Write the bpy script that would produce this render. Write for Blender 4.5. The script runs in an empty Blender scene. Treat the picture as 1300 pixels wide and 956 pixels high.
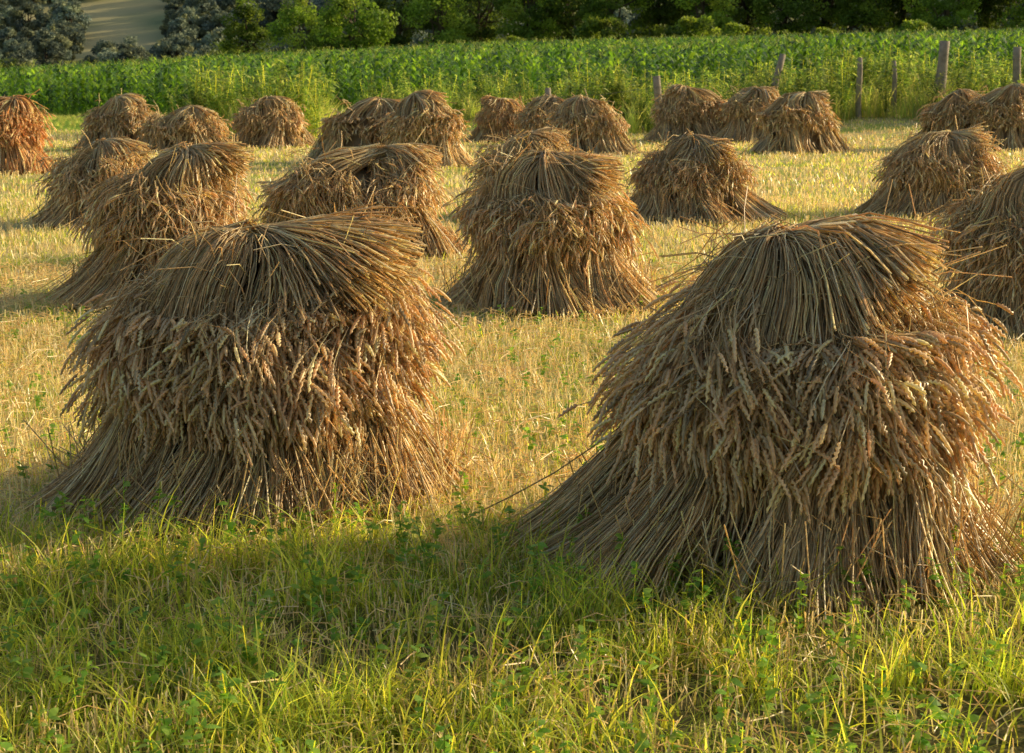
import bpy, math, numpy as np
from mathutils import Vector
rng=np.random.default_rng(7)
scene=bpy.context.scene
scene.view_settings.view_transform='Standard'
scene.view_settings.look='None'
scene.view_settings.exposure=0

# ---------------------------------------------------------------- helpers
def U(a,b,n=None): return rng.uniform(a,b,n)
def N(s,n=None): return rng.normal(0,s,n)
def smooth(a,b,x):
    t=np.clip((x-a)/(b-a),0,1); return t*t*(3-2*t)
_g=np.random.default_rng(3).random((256,256))
def vnoise(x,y):
    xi=np.floor(x).astype(int); yi=np.floor(y).astype(int)
    fx=x-xi; fy=y-yi; fx=fx*fx*(3-2*fx); fy=fy*fy*(3-2*fy)
    g=lambda a,b:_g[a%256,b%256]
    return (g(xi,yi)*(1-fx)+g(xi+1,yi)*fx)*(1-fy)+(g(xi,yi+1)*(1-fx)+g(xi+1,yi+1)*fx)*fy

def terrain(x,y):
    x=np.asarray(x,float); y=np.asarray(y,float)
    A=np.interp(x,[-140,-80,-48,-26,0,48,120],[-3,-2.4,-1.4,.4,1.7,2.9,4.2])
    z=smooth(48,150,y)*A
    z=z-.7*smooth(2,-24,x)*np.exp(-((y-88)/24)**2)
    z=z+smooth(40,51,y)*smooth(4,14,x)*.8*smooth(90,60,y)
    left=smooth(20,-60,x)
    z=z-smooth(155,230,y)*6*left
    z=z+smooth(230,620,y)*(62-10*left)
    z=z+(vnoise(x/60,y/60)-.5)*6*smooth(170,300,y)
    return z

class MB:
    def __init__(s): s.v=[];s.f=[];s.c=[];s.n=0
    def add(s,v,f,c):
        s.v.append(v.reshape(-1,3)); s.f.append(f.reshape(-1,4)+s.n)
        s.c.append(c.reshape(-1,3)); s.n+=len(s.v[-1])
    def build(s,name,mat,loc=(0,0,0),rot=0,link=True,smooth_=True,warp=None):
        v=np.concatenate(s.v); f=np.concatenate(s.f).astype(np.int32); c=np.concatenate(s.c)
        if warp is not None: v=warp(v)
        v=v.astype(np.float32)
        me=bpy.data.meshes.new(name)
        me.vertices.add(len(v)); me.vertices.foreach_set('co',v.ravel())
        me.loops.add(len(f)*4); me.loops.foreach_set('vertex_index',f.ravel())
        me.polygons.add(len(f)); me.polygons.foreach_set('loop_start',np.arange(0,len(f)*4,4,dtype=np.int32))
        me.polygons.foreach_set('loop_total',np.full(len(f),4,dtype=np.int32))
        me.polygons.foreach_set('use_smooth',np.full(len(f),smooth_,dtype=bool))
        me.update(calc_edges=True)
        a=me.color_attributes.new('Col','FLOAT_COLOR','POINT')
        cc=np.ones((len(v),4),np.float32); cc[:,:3]=np.clip(c,.003,.95)
        a.data.foreach_set('color',cc.ravel())
        me.materials.append(mat)
        ob=bpy.data.objects.new(name,me); ob.location=loc; ob.rotation_euler=(0,0,rot)
        if link: scene.collection.objects.link(ob)
        return ob

def nrm(a): return a/np.maximum(np.linalg.norm(a,axis=-1,keepdims=True),1e-9)
def tubes(mb,P,R,col,S=3):
    n,K,_=P.shape
    T=nrm(np.gradient(P,axis=1))
    ref=nrm(rng.normal(size=(n,1,3)))
    n1=nrm(np.cross(T,ref)); n2=np.cross(T,n1)
    a=np.arange(S)*2*math.pi/S
    V=P[:,:,None,:]+R[:,:,None,None]*(np.cos(a)[None,None,:,None]*n1[:,:,None,:]+np.sin(a)[None,None,:,None]*n2[:,:,None,:])
    i=np.arange(n)[:,None,None]*K*S; k=np.arange(K-1)[None,:,None]*S; s=np.arange(S)[None,None,:]; s2=(s+1)%S
    F=np.stack([i+k+s,i+k+s2,i+k+S+s2,i+k+S+s],-1)
    C=np.broadcast_to(col[:,None,None,:] if col.ndim==2 else col[:,:,None,:],(n,K,S,3))
    mb.add(V,F,C)
def ribbons(mb,P,R,col,side=None):
    n,K,_=P.shape
    if side is None:
        T=nrm(np.gradient(P,axis=1)); side=nrm(np.cross(T,nrm(rng.normal(size=(n,1,3)))))
    V=np.stack([P-R[...,None]*side,P+R[...,None]*side],2)
    i=np.arange(n)[:,None]*K*2; k=np.arange(K-1)[None,:]*2
    F=np.stack([i+k,i+k+1,i+k+3,i+k+2],-1)
    C=np.broadcast_to(col[:,None,None,:] if col.ndim==2 else col[:,:,None,:],(n,K,2,3))
    mb.add(V,F,C)
def cr(C,K):
    n,M,_=C.shape
    Q=np.concatenate([2*C[:,:1]-C[:,1:2],C,2*C[:,-1:]-C[:,-2:-1]],1)
    t=np.linspace(0,M-1,K); i=np.minimum(t.astype(int),M-2); f=(t-i)[None,:,None]
    a,b,c,d=Q[:,i],Q[:,i+1],Q[:,i+2],Q[:,i+3]
    return .5*(2*b+(c-a)*f+(2*a-5*b+4*c-d)*f*f+(3*b-a-3*c+d)*f**3)
def pal(cols,n,jit=.12):
    cols=np.array(cols); k=rng.integers(0,len(cols),n); k2=rng.integers(0,len(cols),n); t=U(0,1,(n,1))
    c=cols[k]*(1-t)+cols[k2]*t
    return c*(1+N(jit,(n,1)))
def v3(*a): return np.stack(np.broadcast_arrays(*a),-1)

# ---------------------------------------------------------------- materials
def newmat(name):
    m=bpy.data.materials.new(name); m.use_nodes=True; nt=m.node_tree
    for x in list(nt.nodes): nt.nodes.remove(x)
    out=nt.nodes.new('ShaderNodeOutputMaterial'); return m,nt,out
def plantmat(name,trans=.3,rough=.55,spec=.25,nscale=40,objrand=False,tint=(1,1,1)):
    m,nt,out=newmat(name); L=nt.links
    at=nt.nodes.new('ShaderNodeAttribute'); at.attribute_name='Col'
    tc=nt.nodes.new('ShaderNodeTexCoord'); no=nt.nodes.new('ShaderNodeTexNoise'); no.inputs['Scale'].default_value=nscale
    L.new(tc.outputs['Object'],no.inputs['Vector'])
    mr=nt.nodes.new('ShaderNodeMapRange'); mr.inputs[1].default_value=.25; mr.inputs[2].default_value=.75; mr.inputs[3].default_value=.75; mr.inputs[4].default_value=1.25
    L.new(no.outputs['Fac'],mr.inputs[0])
    mu=nt.nodes.new('ShaderNodeVectorMath'); mu.operation='SCALE'
    L.new(at.outputs['Color'],mu.inputs[0]); L.new(mr.outputs[0],mu.inputs['Scale'])
    src=mu.outputs[0]
    if objrand:
        oi=nt.nodes.new('ShaderNodeObjectInfo'); m2=nt.nodes.new('ShaderNodeMapRange'); m2.inputs[3].default_value=.6; m2.inputs[4].default_value=1.4
        L.new(oi.outputs['Random'],m2.inputs[0]); mu2=nt.nodes.new('ShaderNodeVectorMath'); mu2.operation='SCALE'
        L.new(src,mu2.inputs[0]); L.new(m2.outputs[0],mu2.inputs['Scale']); src=mu2.outputs[0]
    pb=nt.nodes.new('ShaderNodeBsdfPrincipled'); pb.inputs['Roughness'].default_value=rough; pb.inputs['Specular IOR Level'].default_value=spec
    tr=nt.nodes.new('ShaderNodeBsdfTranslucent'); mt=nt.nodes.new('ShaderNodeVectorMath'); mt.operation='MULTIPLY'; mt.inputs[1].default_value=tint
    L.new(src,mt.inputs[0]); L.new(mt.outputs[0],tr.inputs['Color'])
    L.new(src,pb.inputs['Base Color']); mx=nt.nodes.new('ShaderNodeMixShader'); mx.inputs[0].default_value=trans
    L.new(pb.outputs[0],mx.inputs[1]); L.new(tr.outputs[0],mx.inputs[2]); L.new(mx.outputs[0],out.inputs['Surface'])
    return m
M_straw=plantmat('wheat_straw',.40,.36,.65,60,tint=(1.2,1.0,.72))
M_grass=plantmat('grass_blades',.55,.45,.4,3,tint=(1.7,1.55,.8))
M_corn=plantmat('corn_leaf',.45,.36,.55,2,True,tint=(1.7,1.7,.7))
M_weed=plantmat('weed_leaf',.5,.5,.3,2,True,tint=(1.5,1.45,.8))
M_leaf=plantmat('tree_leaf',.4,.6,.2,.35,True,tint=(1.4,1.4,.7))
M_far=plantmat('hazed_far_tree_leaf',.25,.8,.1,.2,True)
M_wood=plantmat('weathered_wood',0,.8,.2,9)

def ground_mat():
    m,nt,out=newmat('field_ground'); L=nt.links
    ge=nt.nodes.new('ShaderNodeNewGeometry'); sp=nt.nodes.new('ShaderNodeSeparateXYZ'); L.new(ge.outputs['Position'],sp.inputs[0])
    def noise(s,d=5):
        n=nt.nodes.new('ShaderNodeTexNoise'); n.inputs['Scale'].default_value=s; n.inputs['Detail'].default_value=d; L.new(ge.outputs['Position'],n.inputs['Vector']); return n.outputs['Fac']
    def ramp(src,a,b,ca,cb):
        r=nt.nodes.new('ShaderNodeValToRGB'); L.new(src,r.inputs[0]); r.color_ramp.elements[0].position=a; r.color_ramp.elements[1].position=b
        r.color_ramp.elements[0].color=(*ca,1); r.color_ramp.elements[1].color=(*cb,1); return r.outputs[0]
    def mix(f,a,b):
        x=nt.nodes.new('ShaderNodeMix'); x.data_type='RGBA'; L.new(f,x.inputs[0]); L.new(a,x.inputs[6]); L.new(b,x.inputs[7]); return x.outputs[2]
    def rng_(a,b,s):
        q=nt.nodes.new('ShaderNodeMapRange'); q.inputs[1].default_value=a; q.inputs[2].default_value=b; L.new(s,q.inputs[0]); return q.outputs[0]
    soil=ramp(noise(35),.35,.65,(.38,.29,.12),(.80,.66,.32))
    green=ramp(noise(22),.35,.65,(.22,.28,.05),(.56,.60,.13))
    bw=ramp(noise(.7),.42,.60,(0,0,0),(1,1,1))
    field=mix(bw,soil,green)
    near_shade=ramp(noise(18),.35,.65,(.05,.06,.02),(.24,.20,.08))  # foreground ground darkened: shade between the grass put into its colour
    field=mix(rng_(6.6,5.4,sp.outputs['Y']),field,near_shade)
    meadow=ramp(noise(1.5),.3,.7,(.12,.22,.02),(.26,.40,.04))
    c=mix(rng_(46,52,sp.outputs['Y']),field,meadow)
    far=ramp(noise(.03,2),.42,.6,(.24,.28,.14),(.46,.42,.22))
    c=mix(rng_(165,260,sp.outputs['Y']),c,far)
    pb=nt.nodes.new('ShaderNodeBsdfPrincipled'); pb.inputs['Roughness'].default_value=.95; pb.inputs['Specular IOR Level'].default_value=.1
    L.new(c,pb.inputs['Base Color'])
    bp=nt.nodes.new('ShaderNodeBump'); bp.inputs['Strength'].default_value=.7; bp.inputs['Distance'].default_value=.04; L.new(noise(25),bp.inputs['Height']); L.new(bp.outputs[0],pb.inputs['Normal'])
    L.new(pb.outputs[0],out.inputs['Surface']); return m
# ---------------------------------------------------------------- ground
ys=np.concatenate([np.linspace(-400,0,8),np.linspace(2,40,20),np.linspace(42,170,65),np.linspace(175,700,70),np.linspace(750,2500,12)])
xs=np.concatenate([np.linspace(-1800,-260,12),np.linspace(-240,240,121),np.linspace(260,1800,12)])
X,Y=np.meshgrid(xs,ys); Z=terrain(X,Y)
V=np.stack([X,Y,Z],-1); ny,nx=X.shape
i=np.arange(ny-1)[:,None]*nx+np.arange(nx-1)[None,:]
F=np.stack([i,i+1,i+1+nx,i+nx],-1)
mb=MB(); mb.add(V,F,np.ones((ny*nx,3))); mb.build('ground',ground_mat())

# ---------------------------------------------------------------- stooks
STRAW=[(.88,.70,.38),(.95,.82,.50),(.72,.55,.29),(.95,.88,.60),(.48,.34,.16),(.70,.61,.35)]
EAR=[(.92,.71,.41),(.78,.58,.32),(.95,.82,.54),(.72,.62,.38)]
EARPROF=np.array([.35,.95,.65,1.05,.75,1.05,.75,.95,.6,.75,.15])
def ears(mb,E,D,L,r,col,detail):
    n=len(E)
    if detail==2:
        K=11; prof=EARPROF
    else:
        K=4; prof=np.array([.4,1,.9,.15])
    s=np.linspace(0,1,K)[None,:,None]; Ln=L[:,None,None]
    P=E[:,None,:]+D[:,None,:]*s*Ln+np.array([0,0,-1])*s*s*Ln*.3
    if detail==2:
        side=nrm(np.cross(D,rng.normal(size=(n,3))))
        z=np.where(np.arange(K)%2==0,1,-1)[None,:,None]*np.where((np.arange(K)>0)&(np.arange(K)<K-1),1,0)[None,:,None]
        P=P+side[:,None,:]*z*r*.45
    tubes(mb,P,np.broadcast_to(prof*r,(n,K)),col,4 if detail==2 else 3)
def stook(loc,rot,a=.5,b=.38,H=1.32,n=1500,r=.004,detail=1,psi=0.,tx=-.05,ty=0,blen=.6,sheaves=8,sprawl=None,rise=.03,base=1.0,orange=0,slump=0.,lean_=(0,0),bd=0.):
    mb=MB()
    tint=np.array([1+.1*orange,1-.15*orange,1-.35*orange])
    er=max(.0088,r*1.6)
    # ---- core (solid filler; its dark colour paints the shade between sheaves)
    zs=np.array([0,.12,.28,.38,.50,.62,.72,.78,.80]); ss=np.array([1.1,.98,.82,.74,.70,.66,.54,.34,.02])
    A=np.linspace(0,2*math.pi,24,endpoint=False)
    wob=1+.08*np.sin(A*4+loc[0])+.05*np.sin(A*7)
    V=v3(np.cos(A)[None,:]*ss[:,None]*a*wob,np.sin(A)[None,:]*ss[:,None]*b*wob,zs[:,None]*H)
    nk=len(zs); I=np.arange(nk-1)[:,None]*24; S=np.arange(24)[None,:]; S2=(S+1)%24
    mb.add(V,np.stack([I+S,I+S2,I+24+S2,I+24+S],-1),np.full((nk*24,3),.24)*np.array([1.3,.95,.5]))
    # ---- standing sheaves
    ns=int(n*.44); th=np.linspace(0,2*math.pi,sheaves,endpoint=False)+U(-.3,.3,sheaves)-math.pi/2
    outw=U(.0,.18,sheaves) if sprawl is None else np.array([sprawl(t) for t in th])
    si=rng.integers(0,sheaves,ns); t=th[si]
    o=np.stack([np.cos(t),np.sin(t)],-1); c=o*np.array([a,b]); o=nrm(o*np.array([b,a]))
    dr=np.sqrt(U(0,1,ns)); da=U(0,2*math.pi,ns); d=np.stack([np.cos(da),np.sin(da)],-1)*dr[:,None]
    d=d+o*.35*U(0,1,(ns,1))
    lean=U(-.12,.12,sheaves)[si]
    tang=np.stack([-o[:,1],o[:,0]],-1)
    sw=np.where(U(0,1,ns)<.2,1.,0.)[:,None]
    B0=c*base*1.04+o*(outw[si][:,None]+.12)+d*.20+sw*N(.13,(ns,2))
    tieh=(U(.32,.50,sheaves)[si]+N(.03,ns))*H
    T0=c*.86+d*.08+tang*lean[:,None]+sw*N(.04,(ns,2))
    toph=(U(.52,.80,ns)+U(-.08,.04,sheaves)[si])*H
    Q0=c*.74+d*.115+tang*lean[:,None]*1.6
    fl=U(.0,.08,ns)[:,None]
    E1=Q0+o*fl+d*.05
    dn=U(-.02,.16,ns)+U(0,.16,ns)*(U(0,1,ns)<.35)
    E2=Q0+o*(fl+.03+U(0,.07,(ns,1)))+d*.08+tang*N(.09,(ns,1))+N(.02,(ns,2))
    M0=(B0+T0)/2+N(.010,(ns,2))-o*.015
    C=np.stack([v3(B0[:,0],B0[:,1],U(-.01,.05,ns)),v3(M0[:,0],M0[:,1],tieh*.5),v3(T0[:,0],T0[:,1],tieh),v3(Q0[:,0],Q0[:,1],np.maximum(toph,tieh+.1)),
       v3(E1[:,0],E1[:,1],toph+U(.0,.05,ns)),v3(E2[:,0],E2[:,1],toph-dn)],1)
    K=12 if detail==2 else 8
    P=cr(C,K)
    if detail==2: P[:,1:-1]+=N(.0025,(ns,K-2,3))
    col=pal(STRAW,ns,.22)*tint
    R=np.broadcast_to(np.linspace(1.15,.75,K)*r,(ns,K))
    tubes(mb,P,R,col,3)
    ears(mb,P[:,-1],nrm(P[:,-1]-P[:,-2]),U(.075,.11,ns),er,pal(EAR,ns,.2)*tint,detail)
    # ---- outer sheaves: fans pinched at their bands, butts splayed below, ears arching out above
    nn=sheaves+5; nt_=np.linspace(0,2*math.pi,nn,endpoint=False)+U(-.24,.24,nn); nz=U(.30,.50,nn)*H
    nx_=int(n*.28); k=rng.integers(0,nn,nx_); t=nt_[k]; o=np.stack([np.cos(t),np.sin(t)],-1); c=o*np.array([a,b]); o=nrm(o*np.array([b,a])); tang=np.stack([-o[:,1],o[:,0]],-1)
    s=np.clip(N(.55,nx_),-1.2,1.2)[:,None]; tl=U(-.16,.16,nn)[k][:,None]
    if sprawl is not None: ow=np.array([sprawl(x) for x in nt_])[k][:,None]
    else: ow=.08
    node=c*.97+o*U(-.02,.035,(nx_,1))+tang*s*.05
    B0=c*base*1.08+o*(.19+ow+U(-.05,.09,(nx_,1)))+tang*(s*.26+tl)
    M0=(node+B0)/2-o*.02
    up=U(.05,.20,nx_)*H
    Q0=c*.88+tang*(-s*.12-tl*.5)+o*U(0,.05,(nx_,1))
    E1=Q0+o*U(.03,.10,(nx_,1))+tang*(-s*.13)+N(.015,(nx_,2)); E2=E1+o*U(0,.05,(nx_,1))+tang*(-s*.12)+N(.03,(nx_,2))
    C=np.stack([v3(B0[:,0],B0[:,1],U(0,.05,nx_)),v3(M0[:,0],M0[:,1],nz[k]*.5),v3(node[:,0],node[:,1],nz[k]+N(.012,nx_)),v3(Q0[:,0],Q0[:,1],nz[k]+up),v3(E1[:,0],E1[:,1],nz[k]+up+.04),v3(E2[:,0],E2[:,1],nz[k]+up-U(-.03,.12,nx_))],1)
    P=cr(C,K); tubes(mb,P,np.broadcast_to(np.linspace(1.25,.8,K)*r,(nx_,K)),pal(STRAW,nx_,.2)*tint,3)
    ears(mb,P[:,-1],nrm(P[:,-1]-P[:,-2]),U(.08,.115,nx_),er,pal(EAR,nx_,.2)*tint,detail)
    # short broken straws and splayed feet
    nb=int(n*.12); t=U(0,2*math.pi,nb); o=np.stack([np.cos(t),np.sin(t)],-1)
    b0=o*np.array([a,b])*base*U(.95,1.4,(nb,1))+o*.18
    e0=b0*U(.6,.95,(nb,1))+N(.14,(nb,2))
    P=np.stack([v3(b0[:,0],b0[:,1],U(0,.04,nb)),v3((b0+e0)[:,0]/2,(b0+e0)[:,1]/2,U(.06,.16,nb)),v3(e0[:,0],e0[:,1],U(.15,.4,nb))],1)
    tubes(mb,P,np.full((nb,3),r),pal(STRAW,nb,.18)*tint,3)
    # ---- cap sheaf: draped heads
    nc=int(n*.28); ncl=34
    gap=.75
    clp=psi+math.pi+U(-(math.pi-gap),math.pi-gap,ncl); clo=U(-.055,.04,ncl); clh=U(-.30,.18,ncl)
    ci=rng.integers(0,ncl,nc); ph=clp[ci]+N(.12,nc)
    dl=U(-.05,.02,nc)+clo[ci]
    hx=a*np.cos(ph)*1.02; hy=b*np.sin(ph)*1.08
    def pt(s,z): return v3(tx+(hx-tx)*s+np.cos(ph)*dl,ty+(hy-ty)*s+np.sin(ph)*dl,z)
    dist=np.hypot(hx-tx,hy-ty)
    Lc=U(.58,1.0,nc)+clh[ci]-.14*np.clip(np.cos(ph-psi-.3)+.2,0,1); hang=np.maximum(Lc-dist-.1,.04)
    side=np.clip(-np.cos(ph),0,1)*slump
    ztop=H*.985+dl*.9
    p0=v3(tx+N(.03,nc),ty+N(.03,nc),ztop-.01+N(.02,nc))
    p1=pt(.40,ztop-.07-side*.3+U(0,.03,nc)); p2=pt(.72,ztop-.19-side*.7); p3=pt(.92+N(.02,nc),ztop-.32-side-hang*.4); p4=pt(1.03+N(.04,nc),ztop-.32-side-hang)
    tw=clo[ci]*3+N(.05,nc)
    def twist(p,k): return p+v3(-np.sin(ph)*tw*k,np.cos(ph)*tw*k,0*tw)
    P=cr(np.stack([p0,twist(p1,.1),twist(p2,.35),twist(p3,.7),twist(p4,1.3)],1),K)
    if detail==2: P[:,1:-1]+=N(.0025,(nc,K-2,3))
    col=pal(STRAW,nc,.22)*tint
    tubes(mb,P,np.broadcast_to(np.linspace(1.1,.8,K)*r,(nc,K)),col,3)
    ears(mb,P[:,-1],nrm(P[:,-1]-P[:,-2]),U(.08,.115,nc),er,pal(EAR,nc,.2)*tint,detail)
    # ---- cap sheaf: cut butts
    nb=int(n*.15); yaw=psi+np.clip(N(.40,nb),-1.3,1.2); ln=U(.70,1.08,nb)*blen
    ly=U(-.17,.02,nb); back=-U(.02,.16,nb)
    dx=np.cos(yaw); dy=np.sin(yaw); ln=ln*(1-.25*np.abs(np.sin(yaw-psi)))
    drop=.04+bd+.30*np.abs(np.sin(yaw-psi))**1.2+U(0,.08,nb)
    q0=v3(tx+dx*back+N(.02,nb),ty+dy*back+N(.02,nb),H+ly*.5-.03)
    q1=v3(tx+dx*.06,ty+dy*.06,H+ly*.5+.01)
    q2=v3(tx+dx*ln*.55,ty+dy*ln*.55+N(.025,nb),H+ly+rise+.01-drop*.35)
    q3=v3(tx+dx*ln,ty+dy*ln+N(.07,nb),H+ly+rise-.01-drop*1.0+N(.04,nb))
    P=cr(np.stack([q0,q1,q2,q3],1),7)
    tubes(mb,P,np.full((nb,7),r*1.35),pal(STRAW,nb,.22)*tint,3)
    # heads filling under the butts
    nf=int(n*.20); ph=psi+U(-1.4,1.4,nf); hx=a*np.cos(ph); hy=b*np.sin(ph)
    z0=H*U(.60,.92,nf); out=U(.82,.98,nf)*np.interp(z0/H,[.62,.92],[1,.82]); hg=U(.04,.32,nf); s0=U(.5,.75,nf)
    P=cr(np.stack([v3(hx*.3,hy*.3,z0-.05),v3(hx*s0,hy*s0,z0+.02),v3(hx*out,hy*out,z0-.06),v3(hx*out*1.06+N(.03,nf),hy*out*1.06+N(.06,nf),z0-.06-hg)],1),8)
    tubes(mb,P,np.full((nf,8),r*.9),pal(STRAW,nf,.2)*tint,3)
    ears(mb,P[:,-1],nrm(P[:,-1]-P[:,-2]),U(.08,.115,nf),er,pal(EAR,nf,.2)*tint,detail)
    # flyaway straws
    nf=int(n*.045)+6; t=U(0,2*math.pi,nf); z=U(.1,1.0,nf)*H; o=v3(np.cos(t)*a,np.sin(t)*b,z); dd=nrm(v3(np.cos(t)*.7+N(.7,nf),np.sin(t)*.7+N(.7,nf),N(.8,nf)))
    o[:,:2]*=(1.1-.35*(z/H)**2)[:,None]
    l=U(.1,.36,nf)[:,None]; P=np.stack([o-dd*l*.5,o+dd*l*.35+v3(0*z,0*z,.01+0*z),o+dd*l-v3(0*z,0*z,.03+0*z)],1)
    tubes(mb,P,np.full((nf,3),r*.85),pal(STRAW,nf)*tint,3)
    f1=U(0,6.28,9)
    def warp(v):
        w=np.clip(v[:,2:3]/.35,0,1); x,y,z=v[:,0],v[:,1],v[:,2]
        A_=.036 if detail==2 else .055
        dx=np.sin(5.5*z+3.1*y+f1[0])+.6*np.sin(9*y-7*z+f1[1])+.4*np.sin(14*z+6*x+f1[2])
        dy=np.sin(5.1*z-4.1*x+f1[3])+.6*np.sin(8*x+6*z+f1[4])+.4*np.sin(15*x-4*z+f1[7])
        dz=np.sin(6.2*x+f1[5])*.7+.5*np.sin(9*y+5*x+f1[6])
        out=v+w*A_*np.stack([dx*.6,dy*.6,dz*.7],-1)
        out[:,0]+=lean_[0]*z; out[:,1]+=lean_[1]*z
        return out
    return mb.build('wheat_stook',M_straw,(loc[0],loc[1],float(terrain(loc[0],loc[1]))),rot,warp=warp)

FOOT=[]
def S(x,y,rot,**k):
    FOOT.append((x,y,rot,k.get('a',.5)*1.3,k.get('b',.38)*1.3))
    if 'lean_' not in k: k['lean_']=(U(-.12,.12),U(-.05,.05))
    stook((x,y),rot,**k)
# two big foreground stooks
S(-1.18,7.32,.10,a=.56,b=.40,H=1.28,n=9000,r=.0030,detail=2,psi=-.05,tx=-.08,ty=-.04,blen=.74,sheaves=9,base=1.0,slump=.05,lean_=(.03,0),
  sprawl=lambda t:.14 if math.cos(t)<-.4 else .0)
S(1.12,6.34,-.15,a=.50,b=.40,H=1.34,n=9600,r=.0030,detail=2,psi=-.12,tx=-.15,ty=-.05,blen=.60,sheaves=9,rise=.13,base=1.05,slump=.14,lean_=(.07,0),bd=.10,
  sprawl=lambda t:.28 if math.cos(t)<-.5 else .04)
# middle distance
S(.36,13.3,.1,a=.53,b=.42,H=1.28,n=3600,r=.0044,psi=-.3,slump=.1,tx=.05)
S(-3.05,13.6,-.2,a=.44,b=.40,H=1.32,n=3400,r=.0044,psi=.2,tx=.06,slump=.18,blen=.5,lean_=(.16,0),sprawl=lambda t:.2 if math.cos(t)<-.3 else .05)
S(4.10,12.2,.1,a=.56,b=.42,H=1.20,n=3600,r=.0044,psi=.2,slump=.1)
S(-1.7,17.0,.15,a=.80,b=.42,H=1.12,n=3200,r=.0052,psi=.1,tx=.25,sheaves=11)
S(-5.2,20.2,.1,a=.52,b=.38,H=1.02,n=2200,r=.0058,psi=-.1)
S(.25,21.0,.3,a=.58,b=.38,H=1.12,n=2200,r=.0058,psi=.1,slump=.1)
S(2.35,21.0,-.3,a=.58,b=.40,H=1.04,n=2400,r=.0058,psi=-.3,slump=.1,sprawl=lambda t:.4 if math.cos(t)>.5 else .05)
S(5.85,21.6,.1,a=.70,b=.40,H=1.12,n=2400,r=.0058,psi=0,sheaves=10)
# far
def far(u,y,w,H,rot=.0,**k):
    S(u,y,rot,a=w/2*.82,b=.42,H=H,n=1200,r=.0095,psi=U(-.3,.3)+(math.pi if U(0,1)<.25 else 0),tx=U(-.15,.2),sheaves=9,slump=U(0,.15),**k)
far(-3.0,33.2,2.2,1.28,.2); far(-1.75,32.0,1.5,1.42,-.1)
far(-.25,42.0,1.4,1.15,0,orange=.3)
far(.95,40.0,1.7,1.18,.2); far(1.75,36.4,1.8,1.25,-.2)
far(4.75,42.5,2.0,1.42,.1); far(6.3,42.0,1.8,1.40,0); far(6.7,37.0,1.9,1.38,.3)
far(10.7,38.5,1.9,1.35,.1); far(11.7,38.0,1.7,1.5,-.2)
far(-6.0,39.5,1.8,1.2,.1); far(-7.6,37.2,2.0,1.0,.1); far(-9.4,38.0,1.7,1.25,-.1)
far(-9.5,30.0,1.3,1.42,.2,orange=.7)
# stooks beyond the picture's right and left edges
S(7.4,11.0,.1,a=.5,b=.4,H=1.3,n=1500,r=.006,psi=0)
S(-6.6,12.4,.1,a=.5,b=.4,H=1.3,n=1500,r=.006,psi=0)

def outside(P,s=1.0):
    k=np.ones(len(P),bool)
    for x,y,r,a,b in FOOT:
        dx=P[:,0]-x; dy=P[:,1]-y; c,sn=math.cos(-r),math.sin(-r)
        u=(dx*c-dy*sn)/(a*s); w=(dx*sn+dy*c)/(b*s)
        k&=(u*u+w*w)>1
    return P[k]
# ---------------------------------------------------------------- grass, stubble
def blades(mb,P,h,w,lean,col,K=4,flat=False):
    n=len(P); az=U(0,2*math.pi,n); L=v3(np.cos(az),np.sin(az),0*az)
    t=np.linspace(0,1,K)[None,:,None]; hh=h[:,None,None]; ll=lean[:,None,None]
    z=np.array([0,0,1.])
    base=v3(P[:,0],P[:,1],terrain(P[:,0],P[:,1])-.01)[:,None,:]
    Q=base+z*hh*(t-.35*ll*t*t)+L[:,None,:]*hh*ll*t*t
    sa=az+math.pi/2+N(.5,n); side=v3(np.cos(sa),np.sin(sa),0*sa)[:,None,:]
    prof=(np.ones(K) if flat else np.maximum(1-np.linspace(0,1,K)**1.6,.06))
    R=w[:,None]*prof[None,:]
    shade_grad=np.linspace(.65,1.2,K)[None,:,None] if not flat else np.ones((1,K,1))  # painted shading: dark blade feet, bright tips
    ribbons(mb,Q,R,col[:,None,:]*shade_grad,np.broadcast_to(side,(n,K,3)))
def area(n,y0,y1,m=.37,pad=.8):
    y=np.sqrt(U(y0*y0,y1*y1,n)); x=U(-1,1,n)*(m*y+pad); return np.stack([x,y],-1)
GREEN=[(.30,.44,.05),(.52,.60,.08),(.14,.23,.04),(.78,.76,.16)]
STUB=[(.92,.80,.44),(.95,.88,.58),(.78,.62,.31),(.94,.75,.38)]
def greenmask(P,thr,s=.9):
    v=.6*vnoise(P[:,0]/s+9,P[:,1]/s+5)+.4*vnoise(P[:,0]*3/s,P[:,1]*3/s); return P[v+N(.1,len(P))>thr]
mb=MB()
# foreground lush grass
P=outside(area(60000,3.0,6.9,.40,.9),1.0)
edge=6.35-.45*smooth(-.3,1.0,P[:,0])+.6*(vnoise(P[:,0]*1.5,P[:,1]*1.5)-.5)
cl=vnoise(P[:,0]*5,P[:,1]*5+3)
P=P[(P[:,1]<edge+N(.25,len(P)))&(.5*vnoise(P[:,0]*1.8,P[:,1]*1.8+3)+.5*cl+N(.10,len(P))>.48)]
n=len(P); hs=(.4+1.5*vnoise(P[:,0]*4,P[:,1]*4)); cb=.6+.9*vnoise(P[:,0]*3+40,P[:,1]*3)
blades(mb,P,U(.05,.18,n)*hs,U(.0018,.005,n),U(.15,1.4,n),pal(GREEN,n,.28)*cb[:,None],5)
P=outside(area(4800,3.2,6.5,.40,.9),1.0); P=P[vnoise(P[:,0]*3+9,P[:,1]*3)>.44]; n=len(P)
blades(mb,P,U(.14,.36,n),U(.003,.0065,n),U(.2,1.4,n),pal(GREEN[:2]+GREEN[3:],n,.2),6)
mb.build('grass',M_grass,smooth_=False)
mb=MB()
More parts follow.
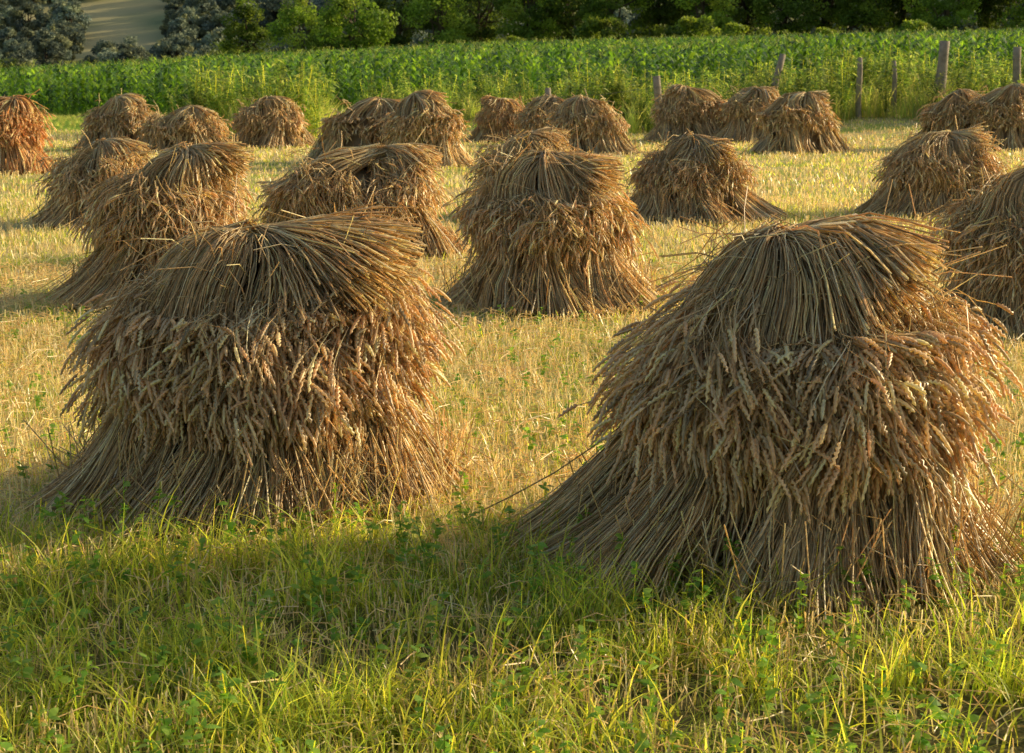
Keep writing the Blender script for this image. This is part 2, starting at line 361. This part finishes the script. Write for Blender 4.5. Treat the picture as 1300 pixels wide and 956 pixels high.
for n0,y0,y1,h0,h1,w,thr in [(52000,5.6,12,.03,.12,.003,.41),(44000,12,24,.04,.13,.0058,.41),(44000,24,50,.05,.13,.012,.42)]:
    P=greenmask(outside(area(n0,y0,y1),1.0),thr); n=len(P)
    cb=.7+.6*vnoise(P[:,0]*1.1+40,P[:,1]*.7)
    blades(mb,P,U(h0,h1,n),np.full(n,w)*U(.6,1.2,n),U(.2,1.1,n),pal(GREEN+[(.84,.86,.28),(.5,.62,.10)],n,.18)*cb[:,None],3)
mb.build('field_grass',M_grass,smooth_=False)
mb=MB()
for n0,y0,y1,w in [(62000,3.2,12,.0024),(48000,12,24,.0044),(48000,24,49,.0095)]:
    P=area(n0,y0,y1); row=.17 if y1<20 else .21
    q=P[:,0]+.1*P[:,1]+.25*(vnoise(P[:,0]*.8,P[:,1]*.8)-.5); P[:,0]+=(np.round(q/row)*row-q)*.35+N(.025,len(P))
    P=outside(P,1.0); P=P[.6*vnoise(P[:,0]*1.3+50,P[:,1]*1.3)+.4*vnoise(P[:,0]*6+50,P[:,1]*6)+N(.12,len(P))>.34]
    n=len(P); blades(mb,P,U(.03,.14,n),np.full(n,w),U(0,.6,n),pal(STUB,n,.18),2,True)
# loose straw lying on the field
n=14000; P=outside(area(n,3.2,16),.85); n=len(P); az=U(0,2*math.pi,n); l=U(.05,.26,n); z=U(.01,.09,n)
Q=np.stack([v3(P[:,0],P[:,1],z),v3(P[:,0]+np.cos(az)*l*.5,P[:,1]+np.sin(az)*l*.5,z+U(0,.03,n)),v3(P[:,0]+np.cos(az)*l,P[:,1]+np.sin(az)*l,U(.005,.09,n))],1)
tubes(mb,Q,np.full((n,3),.0022),pal(STUB,n),3)
mb.build('stubble',M_straw,smooth_=False)
# broadleaf weeds
def leafset(mb,C,Lr,Wr,col,up=.3):
    n=len(C); az=U(0,2*math.pi,n); el=U(-.2,.9,n); L=Lr; W=Wr
    d=v3(np.cos(az)*np.cos(el),np.sin(az)*np.cos(el),np.sin(el)); side=v3(-np.sin(az),np.cos(az),N(.3,n))
    t=np.linspace(0,1,4)[None,:,None]; P=C[:,None,:]+d[:,None,:]*t*L[:,None,None]-np.array([0,0,1])*t*t*L[:,None,None]*up
    R=W[:,None]*np.array([.15,1,.75,.05])[None,:]
    ribbons(mb,P,R,col,np.broadcast_to(nrm(side)[:,None,:],(n,4,3)))
mb=MB(); P=outside(np.concatenate([area(560,3.4,6.6),area(700,6.6,14)]),1.05); n=len(P)
hh=U(.06,.26,n)*np.where(P[:,1]>6.6,.6,1); top=v3(P[:,0]+N(.03,n),P[:,1]+N(.03,n),hh)
tubes(mb,np.stack([v3(P[:,0],P[:,1],0*hh),top],1),np.full((n,2),.0018),pal(GREEN,n),3)
k=14; idx=np.repeat(np.arange(n),k); f=U(.25,1,n*k)[:,None]; b0=v3(P[:,0],P[:,1],0*hh)
C=b0[idx]*(1-f)+top[idx]*f
leafset(mb,C,U(.02,.055,n*k),U(.007,.017,n*k),pal([(.16,.34,.05),(.24,.44,.08),(.36,.52,.1)],n*k))
mb.build('clover_weeds',M_grass,smooth_=False)

# ---------------------------------------------------------------- scatter via geometry nodes
def src(objs,name):
    c=bpy.data.collections.new(name)
    for o in objs: c.objects.link(o)
    return c
def scatter(name,pts,coll,s0,s1,tilt=.06,seed=1):
    me=bpy.data.meshes.new(name); me.vertices.add(len(pts)); me.vertices.foreach_set('co',pts.astype(np.float32).ravel()); me.update()
    ob=bpy.data.objects.new(name,me); scene.collection.objects.link(ob)
    ng=bpy.data.node_groups.new(name,'GeometryNodeTree')
    ng.interface.new_socket('Geometry',in_out='INPUT',socket_type='NodeSocketGeometry'); ng.interface.new_socket('Geometry',in_out='OUTPUT',socket_type='NodeSocketGeometry')
    gi=ng.nodes.new('NodeGroupInput'); go=ng.nodes.new('NodeGroupOutput')
    ip=ng.nodes.new('GeometryNodeInstanceOnPoints'); ci=ng.nodes.new('GeometryNodeCollectionInfo')
    ci.inputs['Collection'].default_value=coll; ci.inputs['Separate Children'].default_value=True; ci.inputs['Reset Children'].default_value=True
    ip.inputs['Pick Instance'].default_value=True
    rv=ng.nodes.new('FunctionNodeRandomValue'); rv.data_type='FLOAT_VECTOR'; rv.inputs[0].default_value=(-tilt,-tilt,0); rv.inputs[1].default_value=(tilt,tilt,6.283); rv.inputs['Seed'].default_value=seed
    rs=ng.nodes.new('FunctionNodeRandomValue'); rs.data_type='FLOAT'; rs.inputs[2].default_value=s0; rs.inputs[3].default_value=s1; rs.inputs['Seed'].default_value=seed+5
    L=ng.links; L.new(gi.outputs[0],ip.inputs['Points']); L.new(ci.outputs[0],ip.inputs['Instance']); L.new(rv.outputs[0],ip.inputs['Rotation']); L.new(rs.outputs[1],ip.inputs['Scale']); L.new(ip.outputs[0],go.inputs[0])
    md=ob.modifiers.new('scatter','NODES'); md.node_group=ng
    return ob
# corn
def corn_plant(i):
    mb=MB(); h=2.0; 
    tubes(mb,np.array([[[0,0,0],[0.01,0,.9],[0,.01,1.7],[0,0,2.05]]]),np.array([[.018,.015,.01,.005]]),np.array([[.2,.34,.07]]),4)
    n=11; az=np.arange(n)*math.pi+U(-.5,.5,n)+i; z0=np.linspace(.25,1.75,n); l=U(.6,.85,n)*np.interp(np.arange(n),[0,4,10],[.8,1.1,.75])
    t=np.linspace(0,1,6)[None,:]; 
    r=l[:,None]*(t*.75); zz=z0[:,None]+l[:,None]*(1.25*t-1.2*t*t)
    P=v3(np.cos(az)[:,None]*r,np.sin(az)[:,None]*r,zz); side=v3(-np.sin(az),np.cos(az),N(.2,n))[:,None,:]
    R=np.array([.5,1,1,.85,.5,.05])[None,:]*U(.055,.08,n)[:,None]
    ribbons(mb,P,R,pal([(.04,.10,.015),(.12,.24,.03),(.28,.44,.06)],n),np.broadcast_to(nrm(side),(n,6,3)))
    if i==0:
        n=4; az=U(0,6.28,n); P=v3(np.cos(az)[:,None]*np.array([0,.05,.13]),np.sin(az)[:,None]*np.array([0,.05,.13]),np.array([1.9,2.05,2.15])[None,:]+0*az[:,None])
        tubes(mb,P,np.full((n,3),.006),pal([(.5,.5,.2),(.4,.46,.15)],n),3)
    return mb.build('corn_plant',M_corn,link=False)
cc=src([corn_plant(i) for i in range(5)],'corn_plants')
gx,gy=np.meshgrid(np.arange(-75,75,.46),np.arange(54,153,1.15)); gx=gx.ravel()+N(.08,gx.size); gy=gy.ravel()+N(.08,gy.size)
gy2=gy+.05*gx
front=np.interp(gx,[-75,-60,-30,-8,5,40,75],[86,84,78,70,62,60,58])
k=(gy2>front)&(np.abs(gx)<.40*gy2+8)&(gy2<152)
P=v3(gx[k],gy2[k],terrain(gx[k],gy2[k])); scatter('corn_field',P,cc,.72,1.25)
# tall weeds
def weed_plant(i):
    mb=MB(); m=5; h=U(.7,1.25,m); az=U(0,6.28,m); sp=U(.05,.3,m)
    t=np.linspace(0,1,5)[None,:]
    P=v3(np.cos(az)[:,None]*sp[:,None]*t**1.5,np.sin(az)[:,None]*sp[:,None]*t**1.5,h[:,None]*t)
    tubes(mb,P,np.full((m,5),.006),pal(GREEN,m),3)
    k=34; idx=rng.integers(0,m,m*k); tt=U(.15,1,m*k); C=v3(np.cos(az[idx])*sp[idx]*tt**1.5,np.sin(az[idx])*sp[idx]*tt**1.5,h[idx]*tt)
    leafset(mb,C,U(.07,.2,m*k),U(.012,.028,m*k),pal([(.22,.34,.07),(.34,.44,.11),(.56,.62,.22),(.14,.26,.06)],m*k),.4)
    return mb.build('weed_plant',M_weed,link=False)
def tall_grass(i):
    mb=MB(); n=60; P=N(.12,(n,2)); az=U(0,6.28,n); h=U(.4,1.0,n); t=np.linspace(0,1,4)[None,:]; l=U(.1,.5,n)
    Q=v3(P[:,:1]+np.cos(az)[:,None]*(l*h)[:,None]*t*t,P[:,1:]+np.sin(az)[:,None]*(l*h)[:,None]*t*t,h[:,None]*(t-.2*t*t))
    ribbons(mb,Q,np.array([1,1,.7,.1])[None,:]*U(.005,.01,n)[:,None],pal([(.34,.46,.11),(.5,.54,.18),(.64,.58,.25)],n))
    return mb.build('tall_grass',M_weed,link=False)
wc=src([weed_plant(i) for i in range(4)]+[tall_grass(i) for i in range(3)],'weed_plants')
def belt(n,x0,x1,y0,y1):
    x=U(x0,x1,n); y=U(y0,y1,n); return np.stack([x,y],-1)
P=np.concatenate([belt(1200,3.5,22,46,54),belt(500,-6,4,54,62),belt(500,3,30,54,60),belt(200,14,24,41,46)])
P=P[vnoise(P[:,0]*.9,P[:,1]*.9)+N(.1,len(P))>.38]
scatter('roadside_weeds',v3(P[:,0],P[:,1],terrain(P[:,0],P[:,1])),wc,.45,1.5,.12,3)
P=np.concatenate([belt(170,-9.3,-5.4,44,50),belt(50,1.5,3.6,48,51),belt(50,9,12,49,51)])
P=P[vnoise(P[:,0]*.9+20,P[:,1]*.9)>.30]
scatter('tall_weeds',v3(P[:,0],P[:,1],terrain(P[:,0],P[:,1])),wc,1.1,1.8,.15,8)
P=belt(3800,-34,12,50,84); P=P[P[:,1]<np.interp(P[:,0],[-60,-30,-8,5,40],[84,77,69,61,60])]
gc=src([tall_grass(i) for i in range(3)],'meadow_tufts')
scatter('meadow_grass',v3(P[:,0],P[:,1],terrain(P[:,0],P[:,1])-.02),gc,.12,.36,.12,4)
# ---------------------------------------------------------------- fence
fe=bpy.data.objects.new('wooden_post_fence',None); scene.collection.objects.link(fe)
posts=[(4.1,45.6,1.68,.12,.16),(8.0,47.6,2.3,.11,-.3),(10.3,47.6,2.2,.09,.02),(11.3,47.5,2.1,.08,.05),(12.7,47.2,2.68,.17,-.12),(14.7,46.8,2.5,.13,.05),(17.6,46.5,2.4,.12,0),(20.5,46.5,2.4,.12,.05),(1.0,45.2,1.35,.1,.05)]
tops=[]
for j,(x,y,zt,rr,ln) in enumerate(posts):
    z0=float(terrain(x,y))-.2; K=7; t=np.linspace(0,1,K)
    P=np.stack([x+ln*(1-t)*1.6+.015*np.sin(t*7+j),y+0*t,z0+(zt-z0)*t],-1)[None]
    mb=MB(); R=(rr*np.linspace(1.1,.85,K)*(1+.06*np.sin(t*9+j)))[None].copy()
    P2=np.concatenate([P,P[:,-1:]+np.array([0,0,.004])],1); R2=np.concatenate([R,[[.01]]],1)
    tubes(mb,P2,R2,np.array([[.30,.26,.21]]),9); o=mb.build(f'post_{j+1}',M_wood); o.parent=fe; tops.append(P[0])
order=np.argsort([p[0] for p in posts])
mb=MB()
for a_,b_ in zip(order[:-1],order[1:]):
    for f in (3,5):
        pa=tops[a_][f]+np.array([0,-.12,0]);pb_=tops[b_][f]+np.array([0,-.12,0]); m_=(pa+pb_)/2-np.array([0,0,.06])
        tubes(mb,np.stack([pa,m_,pb_])[None],np.full((1,3),.004),np.array([[.2,.19,.18]]),4)
o=mb.build('wires',M_wood); o.parent=fe
# ---------------------------------------------------------------- trees
def tree_mesh(name,h,w,trunk,ncl,nl,ls,cols,mat,bushy=False):
    mb=MB()
    def limb(p0,p1,r0,r1):
        mid=(p0+p1)/2+N(.06*np.linalg.norm(p1-p0),3); t=cr(np.stack([p0,mid,p1])[None],6)
        tubes(mb,t,np.linspace(r0,r1,6)[None],np.array([[.10,.08,.06]]),6)
    cen=[]
    for _ in range(ncl):
        d=nrm(rng.normal(size=3)); rr=U(.45,1)**.6
        zc=(h+trunk)/2 if not bushy else h*.42
        p=np.array([d[0]*w/2*rr,d[1]*w/2*rr,zc+d[2]*(h-trunk)/2*rr*.92]); 
        if not bushy:
            f=(p[2]-trunk)/(h-trunk); sc=np.interp(f,[0,.25,.6,1],[.6,1,.9,.45]); p[:2]*=sc
        p[2]=max(p[2],.3); cen.append(p)
    cen=np.array(cen)
    top=np.array([N(.3),N(.3),h*.72])
    if not bushy: limb(np.zeros(3),top,h*.028,h*.008)
    for p in cen[:14]:
        f=U(.25,.8) if not bushy else 0
        s=top*f; limb(s,p,h*.012,h*.003)
    n=ncl*nl; idx=np.repeat(np.arange(ncl),nl); cr_=U(.07,.17,ncl)[idx]*(w+h)*.55
    d=nrm(rng.normal(size=(n,3))); C=cen[idx]+d*(cr_*U(.2,1,n)**.5)[:,None]*np.array([1,1,.7])
    C[:,2]=np.maximum(C[:,2],.1)
    a1=nrm(rng.normal(size=(n,3))); a2=nrm(np.cross(a1,rng.normal(size=(n,3)))); s=U(.5,1.3,n)[:,None]*ls
    V=np.stack([C-a1*s,C-a2*s*.6,C+a1*s,C+a2*s*.6],1); F=np.arange(n*4).reshape(n,4)
    cc_=pal(cols,ncl,.15)[idx]*(1+N(.15,(n,1)))
    mb.add(V,F,np.repeat(np.clip(cc_,.005,1)[:,None,:],4,1))
    return mb.build(name,mat,link=False,smooth_=False)
TC=[(.14,.22,.035),(.20,.29,.045),(.09,.15,.03),(.30,.37,.06)]
DC=[(.08,.12,.03),(.11,.16,.035),(.05,.08,.022)]
T=[tree_mesh('t',14,9,2.2,50,170,.22,TC,M_leaf),tree_mesh('t',11,8,1.5,44,170,.20,TC,M_leaf),tree_mesh('t',16,11,3,56,170,.25,DC,M_leaf),tree_mesh('t',12,5.5,1.2,40,150,.20,TC,M_leaf)]
Bsh=[tree_mesh('b',3.6,5.5,0,26,150,.16,TC,M_leaf,True),tree_mesh('b',4.6,6,0,28,150,.18,TC,M_leaf,True)]
def put(src_,name,x,y,s,rz=None):
    o=bpy.data.objects.new(name,src_.data); o.location=(x,y,float(terrain(x,y))-.15); o.scale=(s,s,s*U(.92,1.1)); o.rotation_euler=(0,0,U(0,6.28) if rz is None else rz); scene.collection.objects.link(o)
for px,y,k,s in [(455,172,1,1.0),(318,178,3,.95),(385,196,0,.8),(420,200,3,.9),(505,205,2,.9),(560,200,0,1),(610,212,2,1.),(668,204,0,.95),(720,208,2,1),(775,198,0,1.),(830,204,2,.95),(885,196,0,.95),(940,206,2,1.05),(990,196,1,1.),(1040,202,2,1),(1090,194,0,.9),(1135,200,2,1),(1185,190,1,.95),(1235,200,2,1),(1290,190,0,1),(1345,196,2,1),(1400,190,0,1),(25,215,2,.66),(-30,222,0,.7),(180,232,0,.45),(265,240,0,.7),(290,228,2,.7)]:
    put(T[k],'deciduous_tree',(px-650)/2000*y,y,s)
for px,y,k,s in [(530,160,0,.75),(570,161,1,.7),(610,162,0,.85),(655,160,1,.75),(700,161,0,.8),(760,164,1,1.1),(815,163,0,1.2),(870,163,1,1.2),(930,162,1,.95),(985,161,0,1.1),(1040,160,1,.8),(1150,160,1,.9),(1230,160,0,.9),(1300,159,1,.9),(400,166,0,.7),(10,185,1,.9),(55,188,0,.7),(130,200,1,.6),(190,190,0,.8),(245,186,1,.9)]:
    put(Bsh[k],'shrub',(px-650)/2000*y,y,s)
FT=[tree_mesh('f',13,11,1,34,90,.5,[(.20,.25,.19),(.26,.30,.19),(.16,.21,.18),(.34,.36,.19)],M_far) for _ in range(3)]  # distance haze painted into these pale greyish leaf colours
fc=src(FT,'far_trees')
n=4200; y=np.sqrt(U(235**2,640**2,n)); x=U(-1,1,n)*(.5*y+60)
keep=~((vnoise(x/45+7,y/45)>.70)&(y>300))
# open hay meadow on the far hillside, seen over the lower woods
keep&=~((np.abs(x/y+.240)<.026)&(y>345)&(y<440))
# a paler clearing lower down
keep&=~((np.abs(x/y+.285)<.02)&(y>255)&(y<310))
x=x[keep];y=y[keep]
scatter('distant_trees',v3(x,y,terrain(x,y)-.5),fc,.35,.8,.05,9)

# ---------------------------------------------------------------- light
el=math.radians(18); az=math.radians(23)   # low sun from the right, a little behind the stooks
d=Vector((math.cos(el)*math.cos(az),math.cos(el)*math.sin(az),math.sin(el)))
ld=bpy.data.lights.new('sun','SUN'); ld.energy=5; ld.angle=math.radians(.5); ld.color=(1,.80,.47)
lo=bpy.data.objects.new('sun',ld); lo.rotation_euler=d.to_track_quat('Z','Y').to_euler(); lo.location=(30,20,20); scene.collection.objects.link(lo)
w=bpy.data.worlds.new('World'); scene.world=w; w.use_nodes=True; nt=w.node_tree; bg=nt.nodes['Background']
sk=nt.nodes.new('ShaderNodeTexSky'); sk.sky_type='NISHITA'; sk.sun_disc=False; sk.sun_elevation=el; sk.sun_rotation=math.pi/2-az
sk.dust_density=3; sk.air_density=1.2; sk.ozone_density=0
nt.links.new(sk.outputs[0],bg.inputs['Color']); bg.inputs['Strength'].default_value=.14
# ---------------------------------------------------------------- camera
cd=bpy.data.cameras.new('camera'); cd.lens=55.4; cd.sensor_width=36; cd.clip_end=5000
cd.dof.use_dof=True; cd.dof.focus_distance=6.8; cd.dof.aperture_fstop=10
co=bpy.data.objects.new('camera',cd); co.location=(0,0,2); co.rotation_euler=(math.radians(90-11.2),0,0); scene.collection.objects.link(co); scene.camera=co
